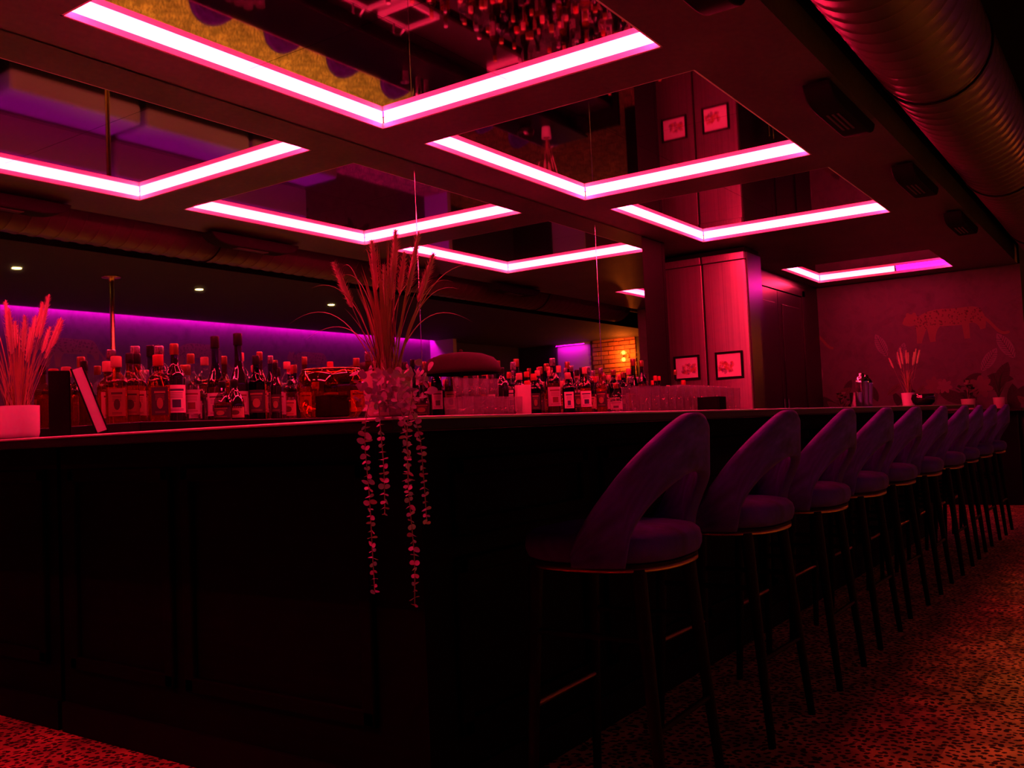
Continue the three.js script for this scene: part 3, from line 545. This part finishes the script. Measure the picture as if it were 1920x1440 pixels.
// the bottles between the white pot and the glass bowl
for (const b of [['square', 'amber', 'cork', 3, 1.97, -3.10], ['square', 'amber', 'cork', 1, 2.06, -3.30], ['round', 'amber', 'black', 3, 2.05, -3.14, 0.88], ['square', 'amber', 'red', 5, 2.13, -3.08, 1.04], ['round', 'amber', 'black', 1, 2.16, -3.26, 0.92], ['globe', 'clear', 'silver', 2, 2.22, -3.36, 1.08], ['globe', 'clear', 'silver', 4, 2.33, -3.36, 1.1],
  ['round', 'dark', 'gold', 0, 2.23, -3.12, 1.02], ['round', 'clear', 'gold', 4, 2.305, -3.12, 0.9], ['squat', 'clear', 'gold', 2, 2.41, -3.30, 1.15], ['squat', 'smoke', 'black', 5, 2.375, -3.02, 0.75], ['tall', 'smoke', 'black', 2, 2.50, -3.22, 1.0], ['squat', 'dark', 'black', 1, 2.465, -3.06, 0.8], ['tall', 'dark', 'black', 4, 2.57, -3.16, 1.03],
  ['round', 'green', 'black', 5, 2.63, -3.12, 0.92], ['globe', 'clear', 'cork', 2, 2.71, -3.32, 1.05], ['slim', 'amber', 'gold', 3, 2.82, -3.32, 0.96], ['slim', 'dark', 'black', 5, 2.70, -3.08, 0.75], ['slim', 'smoke', 'silver', 0, 2.90, -3.34, 0.92], ['square', 'clear', 'black', 4, 2.785, -3.17, 0.95], ['globe', 'clear', 'cork', 1, 2.99, -3.33, 0.95], ['slim', 'amber', 'gold', 1, 3.11, -3.34, 0.93], ['round', 'smoke', 'red', 3, 3.24, -3.30, 0.95], ['round', 'dark', 'gold', 2, 3.34, -3.22, 1.0], ['squat', 'rose', 'cork', 4, 3.46, -3.25, 1.0]])
  bottle(b[0], b[1], b[2], b[3], b[4], b[5], b[4] < 2.35 ? 'near the leaning book' : b[4] < 2.9 ? 'left of the glass bowl' : 'behind the glass bowl', b[6] ?? 1);
// the long run of bottles towards the pillar
{
  const kinds = ['round', 'round', 'tall', 'globe', 'square', 'slim', 'squat'], gls = ['clear', 'clear', 'amber', 'dark', 'smoke', 'green', 'rose'], caps = ['black', 'gold', 'silver', 'cork', 'red'];
  for (const [z, x0, x1, st] of [[-3.36, 3.62, 7.25, 0.118], [-3.2, 4.42, 7.3, 0.135], [-3.04, 4.5, 6.1, 0.16], [-2.88, 4.6, 5.9, 0.19]])
    for (let x = x0; x < x1; x += st * rr(0.9, 1.15)) bottle(kinds[Math.floor(rnd() * 7)], gls[Math.floor(rnd() * 7)], caps[Math.floor(rnd() * 5)], Math.floor(rnd() * 6), x, z + rr(-0.015, 0.015), z < -3.3 ? 'against the mirror' : z < -3.1 ? 'second row from mirror' : z < -2.95 ? 'third row from mirror' : 'row nearest the bartender', rr(0.85, 1.08));
}
// ---------------------------------------------------------------- glass bowl, table lamp, glasses, candle
{
  const t = thing('glass_bowl', 'large amber glass bowl with dark block inside on the back bar', 'bowl', [2.99, 1.136, -3.04]);
  mesh('bowl', lathe([[0.001, 0], [0.09, 0], [0.11, 0.004], [0.145, 0.05], [0.158, 0.12], [0.15, 0.19], [0.13, 0.222], [0.126, 0.22], [0.146, 0.187], [0.153, 0.12], [0.14, 0.053], [0.106, 0.01], [0.001, 0.008]], 96), glass(0.9, 0.5, 0.3), t);
  mesh('rim', new THREE.TorusGeometry(0.128, 0.005, 12, 96).rotateX(PI / 2).translate(0, 0.222, 0), M.brass, t);
  mesh('block', rbox(-0.06, 0.06, 0.011, 0.11, -0.05, 0.05, 0.008), M.black, t);
}
{
  const t = thing('table_lamp', 'mushroom shaped table lamp with wide dome shade on the back bar', 'lamp', [4.06, 1.136, -3.12]);
  mesh('base', lathe([[0.001, 0], [0.085, 0], [0.09, 0.006], [0.085, 0.014], [0.02, 0.02], [0.001, 0.02]], 36), M.lampShade, t);
  mesh('stem', cyl(0.008, 0.008, 0.018, 0.34), M.lampShade, t);
  mesh('shade', lathe([[0.006, 0.352], [0.06, 0.352], [0.12, 0.343], [0.18, 0.32], [0.206, 0.29], [0.218, 0.255], [0.208, 0.235], [0.204, 0.24], [0.21, 0.257], [0.203, 0.287], [0.174, 0.314], [0.118, 0.336], [0.06, 0.345], [0.006, 0.345]], 48), M.lampShade, t);
  mesh('finial', new THREE.SphereGeometry(0.011, 14, 10).translate(0, 0.362, 0), M.lampShade, t);
}
function glassware() {
  const tum = thing('tumbler', 'clear cut glass tumbler in the outer row before the table lamp', 'glass', [3.72, 1.136, -2.84], 0, 'tumblers before the table lamp');
  const cut = lathe([[0.001, 0], [0.034, 0], [0.037, 0.004], [0.04, 0.05], [0.041, 0.095], [0.0385, 0.095], [0.0375, 0.05], [0.033, 0.014], [0.001, 0.012]], 20); mesh('glass', cut, G.ware, tum);
  for (let i = 1; i < 12; i++) copy(tum, [3.72 + (i % 6) * 0.088, 1.136, -2.84 - Math.floor(i / 6) * 0.09], 0, i > 5 ? 'clear cut glass tumbler in the row right before the table lamp' : undefined);
  for (let i = 0; i < 4; i++) { const c = copy(tum, [3.74 + i * 0.088, 1.136 + 0.096, -2.885], 0, 'clear cut glass tumbler stacked on top of other tumblers'); c.userData.group = 'stacked tumblers'; }
  const tall = thing('highball_glass', 'clear straight highball glass in the row nearer the stools', 'glass', [3.42, 1.0945, -1.70], 0, 'highball glasses on the bar');
  mesh('glass', lathe([[0.001, 0], [0.028, 0], [0.03, 0.004], [0.034, 0.115], [0.0325, 0.115], [0.029, 0.014], [0.001, 0.012]], 20), G.ware, tall);
  let k = 0;
  for (let r = 0; r < 2; r++) for (let i = 0; i < 13; i++) { if (!k++) continue; copy(tall, [3.42 + i * 0.082 + r * 0.04, 1.0945, -1.70 - r * 0.085], 0, r ? 'clear straight highball glass in the row nearer the bartender' : undefined); }
  const wine = thing('wine_glass', 'stemmed wine glass on the back bar, row farthest from the mirror', 'glass', [6.3, 1.136, -2.84], 0, 'wine glasses near the pillar');
  mesh('foot', lathe([[0.001, 0], [0.032, 0], [0.033, 0.002], [0.012, 0.006], [0.004, 0.012], [0.0035, 0.075], [0.001, 0.075]], 20), G.ware, wine);
  mesh('bowl', lathe([[0.001, 0.073], [0.012, 0.077], [0.03, 0.1], [0.037, 0.13], [0.035, 0.165], [0.031, 0.19], [0.0297, 0.19], [0.034, 0.16], [0.0355, 0.13], [0.028, 0.102], [0.001, 0.08]], 20), G.ware, wine);
  k = 0; for (let r = 0; r < 3; r++) for (let i = 0; i < 11; i++) { if (!k++) continue; copy(wine, [6.3 + i * 0.092 + (r % 2) * 0.04, 1.136, -2.84 - r * 0.09], 0, r ? `stemmed wine glass on the back bar, ${r > 1 ? 'row closest to the mirror' : 'middle row of three'}` : undefined); }
}
glassware();
{
  const t = thing('candle_glass', 'tall candle in pale frosted glass beside the table lamp', 'candle', [4.27, 1.136, -2.86]);
  mesh('holder', lathe([[0.001, 0], [0.038, 0], [0.042, 0.005], [0.045, 0.16], [0.042, 0.16], [0.038, 0.07], [0.001, 0.068]], 28), M.blush, t); mesh('wax', cyl(0.037, 0.037, 0.07, 0.1), M.paper, t);
  const n = thing('napkin_box', 'small black napkin box on the bar beside the highball glasses', 'box', [3.86, 1.0945, -1.59], 0.1); mesh('case', mergeGeometries([rbox(-0.05, 0.05, 0, 0.065, -0.05, -0.042, 0.002), rbox(-0.05, 0.05, 0, 0.065, 0.042, 0.05, 0.002), rbox(-0.05, -0.042, 0, 0.065, -0.042, 0.042, 0.002), rbox(0.042, 0.05, 0, 0.065, -0.042, 0.042, 0.002)]), M.black, n); mesh('napkins', box(-0.041, 0.041, 0.001, 0.055, -0.041, 0.041), M.paper, n);
  [[6.05, 'stubby', 0.1], [6.22, 'tall', 0.17], [6.33, 'tall', 0.16]].forEach(([x, w, h], i) => {
    const s = thing('cocktail_shaker', `polished steel cocktail shaker, ${['short open cup of the three', 'middle one of the three', 'one beside the feather plant of the three'][i]} on the bar`, 'shaker', [x + 0.2, 1.0945, -1.58]);
    mesh('cup', lathe([[0.001, 0], [0.032, 0], [0.034, 0.004], [0.044, h], [0.042, h], [0.032, 0.01], [0.001, 0.01]], 28), M.chrome, s); if (i) mesh('lid', lathe([[0.044, h], [0.043, h + 0.012], [0.03, h + 0.035], [0.018, h + 0.04], [0.018, h + 0.06], [0.001, h + 0.062]], 28), M.chrome, s);
  });
}
// ---------------------------------------------------------------- far pots
function potted(name, label, pos, r, h, mat, plant) {
  const t = thing(name, label, 'plant', pos);
  mesh('pot', lathe([[0.001, 0], [r * 0.8, 0], [r * 0.86, 0.005], [r, h], [r * 0.93, h], [r * 0.9, h * 0.85], [0.001, h * 0.85]], 28), mat, t); mesh('soil', cyl(r * 0.88, r * 0.88, h * 0.83, h * 0.87), M.soil, t);
  if (plant === 'plume') { for (let i = 0; i < 9; i++) { const a = i * 2.4, s = 0.02 + 0.012 * i; plumeAt(t, [s * 0.2 * Math.cos(a), h * 0.85, s * 0.2 * Math.sin(a)], [s * Math.cos(a), h + 0.2 + rr(0, 0.06), s * Math.sin(a)], i); } for (let i = 0; i < 24; i++) { const a = rr(0, 6.3), s = rr(0.03, 0.1), q = rr(0.12, 0.22); mesh('grass_blade', blade([0, h * 0.85, 0], [s * 0.4 * Math.cos(a), h + q, s * 0.4 * Math.sin(a)], [s * Math.cos(a), h + q * 0.9, s * Math.sin(a)], 0.003), M.grass, t); } }
  else if (plant === 'flower') {
    for (let i = 0; i < 9; i++) { const a = rr(0, 6.3), s = rr(0.0, 0.1), y = h + rr(0.1, 0.2), p = [s * Math.cos(a), y, s * Math.sin(a)]; mesh('stalk', rod([0, h * 0.85, 0], p, 0.002, 0.002, 5), M.stem, t);
      const gs = []; for (let k = 0; k < 9; k++) gs.push(leafGeo.clone().scale(0.017, 0.017, 0.017).rotateX(-0.7).rotateY(k * 0.7 + i)); mesh('blossom', mergeGeometries(gs), i % 3 ? M.darkLeaf : M.flower, t).position.set(...p); }
    for (let i = 0; i < 34; i++) { const a = rr(0, 6.3), m = mesh('leaf', leafGeo, M.darkLeaf, t), s = rr(0.0, 0.09); m.position.set(s * Math.cos(a), h + rr(0, 0.14), s * Math.sin(a)); m.quaternion.setFromUnitVectors(V(0, 1, 0), V(Math.cos(a), rr(0, 1), Math.sin(a)).normalize()); m.scale.setScalar(rr(0.016, 0.03)); }
  } else for (let i = 0; i < 30; i++) { const a = rr(0, 6.3), s = rr(0.02, 0.14), q = rr(0.15, 0.3); mesh('grass_blade', blade([0, h * 0.85, 0], [s * 0.3 * Math.cos(a), h + q * 0.7, s * 0.3 * Math.sin(a)], [s * Math.cos(a), h + q, s * Math.sin(a)], 0.006), M.darkLeaf, t); }
  return t;
}
{
  const l = thing('wall_ledge', 'narrow dark ledge along the foot of the painted wall', 'ledge'); mesh('board', rbox(11.05, 11.57, 1.01, 1.045, -3.31, -1.12, 0.005), M.barTop, l); mesh('bracket', box(11.3, 11.57, 0.0, 1.01, -3.25, -1.2), M.black, l);
  potted('potted_flowers', 'dark leafy flowers in blush pot on the ledge before the painted wall', [11.28, 1.0455, -1.66], 0.075, 0.12, M.blush, 'flower');
  potted('potted_leaves', 'dark upright blades in pale pot on the ledge beside the flowers', [11.30, 1.0455, -1.36], 0.06, 0.12, M.blush, 'blades');
  potted('potted_bouquet', 'dark bouquet in small pot on the ledge near the door corner', [11.25, 1.0455, -3.02], 0.06, 0.06, M.blush, 'flower');
  potted('potted_plumes', 'feathery pale plumes in white pot at the far end of the bar', [8.42, 1.0945, -1.70], 0.055, 0.12, M.ceramic, 'plume');
  const b = thing('black_bowl', 'round glossy black bowl on the bar beside the plume pot', 'bowl', [8.25, 1.0945, -1.55]); mesh('bowl', lathe([[0.001, 0], [0.05, 0], [0.085, 0.03], [0.095, 0.065], [0.085, 0.1], [0.078, 0.1], [0.087, 0.065], [0.078, 0.034], [0.001, 0.012]], 32), G.dark, b);
  const c = thing('cut_glass_vase', 'low sparkling cut glass vase at the end of the bar', 'vase', [8.72, 1.0945, -1.58]); mesh('vase', lathe([[0.001, 0], [0.05, 0], [0.04, 0.02], [0.06, 0.06], [0.075, 0.11], [0.07, 0.11], [0.05, 0.055], [0.001, 0.03]], 14), G.clear, c);
}
// ---------------------------------------------------------------- ducts and black fixtures under the open ceiling
{
  const t = thing('air_duct', 'long round ribbed metal duct running beside the coffered ceiling', 'duct', [3.5, 2.755, -0.745]);
  const pts = [], L = 15, R = 0.25; for (let x = 0; x <= L; x += 0.12) pts.push([R, x], [R, x + 0.1], [R + 0.006, x + 0.106], [R + 0.006, x + 0.114]);
  const g = lathe(pts, 40).rotateZ(-PI / 2).translate(-7.0, 0, 0); mesh('duct_body', g, M.duct, t);
  for (let x = -6; x < 8; x += 2.4) mesh('hanger', mergeGeometries([rod([x, 0.25, 0], [x, 0.745, 0], 0.006), new THREE.TorusGeometry(0.258, 0.006, 6, 36).rotateY(PI / 2).translate(x, 0, 0)]), M.black, t);
  const f = thing('flexible_duct', 'slim corrugated flexible duct hanging beside the larger duct', 'duct', [0, 0, 0]);
  const q = []; for (let x = 0; x < 13; x += 0.04) q.push([0.12, x], [0.132, x + 0.02]); mesh('hose', lathe(q, 28).rotateZ(-PI / 2).translate(2, 3.0, -0.05), M.flex, f);
  mesh('strap', mergeGeometries([3, 6, 9, 12].map((x) => rod([x, 3.1, -0.05], [x, 3.5, -0.05], 0.005))), M.black, f);
}
[[2.45, 'nearest the eucalyptus'], [4.38, 'above the third stool'], [6.2, 'above the fifth stool'], [8.0, 'nearest the door']].forEach(([x, wh]) => {
  const t = thing('ceiling_fixture', `black trough fixture with rounded ends under the ceiling edge ${wh}`, 'fixture', [x, 2.575, -1.2], 0, 'black fixtures along the ceiling edge');
  const s = new THREE.Shape(); s.moveTo(0, 0.035); s.quadraticCurveTo(0.03, -0.035, 0.2, -0.035); s.lineTo(0.62, -0.035); s.quadraticCurveTo(0.8, -0.035, 0.83, 0.035); s.closePath();
  mesh('housing', new THREE.ExtrudeGeometry(s, { depth: 0.12, bevelEnabled: true, bevelSize: 0.008, bevelThickness: 0.008, bevelSegments: 2, curveSegments: 16 }).translate(0, 0, -0.06), M.black, t);
  for (const dx of [0.15, 0.65]) mesh('bracket', box(dx, dx + 0.03, 0.04, 0.057, -0.02, 0.02), M.black, t);
  for (let k = 0; k < 3; k++) mesh('slot', box(0.25, 0.55, -0.047, -0.0415, -0.03 + k * 0.025, -0.02 + k * 0.025), M.duct, t);
});
// ---------------------------------------------------------------- opposite side seen in the mirrors
{
  const t = thing('brass_pole', 'slim brass pole from floor to soffit opposite the bar', 'pole', [5.25, 0, 1.42]);
  mesh('shaft', cyl(0.022, 0.022, 0.015, 2.70, 24), M.brass, t); mesh('flange', mergeGeometries([lathe([[0.001, 2.719], [0.09, 2.719], [0.085, 2.708], [0.03, 2.70], [0.022, 2.67]], 32), lathe([[0.022, 0.06], [0.03, 0.02], [0.09, 0.012], [0.09, 0.0], [0.001, 0.0]], 32)]), M.brass, t);
  [[5.9, 'behind the brass pole'], [7.55, 'in the middle of the violet wall'], [9.2, 'nearest the brick wall'], [4.2, 'nearest the mirror end']].forEach(([x, wh]) => {
    const s = thing('banquette', `upholstered bench seat below the violet wall, ${wh}`, 'bench', [x, 0, 3.4]);
    mesh('base', box(-0.78, 0.78, 0.0, 0.2, -0.38, 0.46), M.black, s); mesh('seat', rbox(-0.79, 0.79, 0.2, 0.45, -0.42, 0.3, 0.05, 3), M.sofa, s); mesh('backrest', rbox(-0.79, 0.79, 0.45, 0.95, 0.26, 0.46, 0.05, 3), M.sofa, s);
  });
}
shade(scene);
renderer.render(scene, camera);
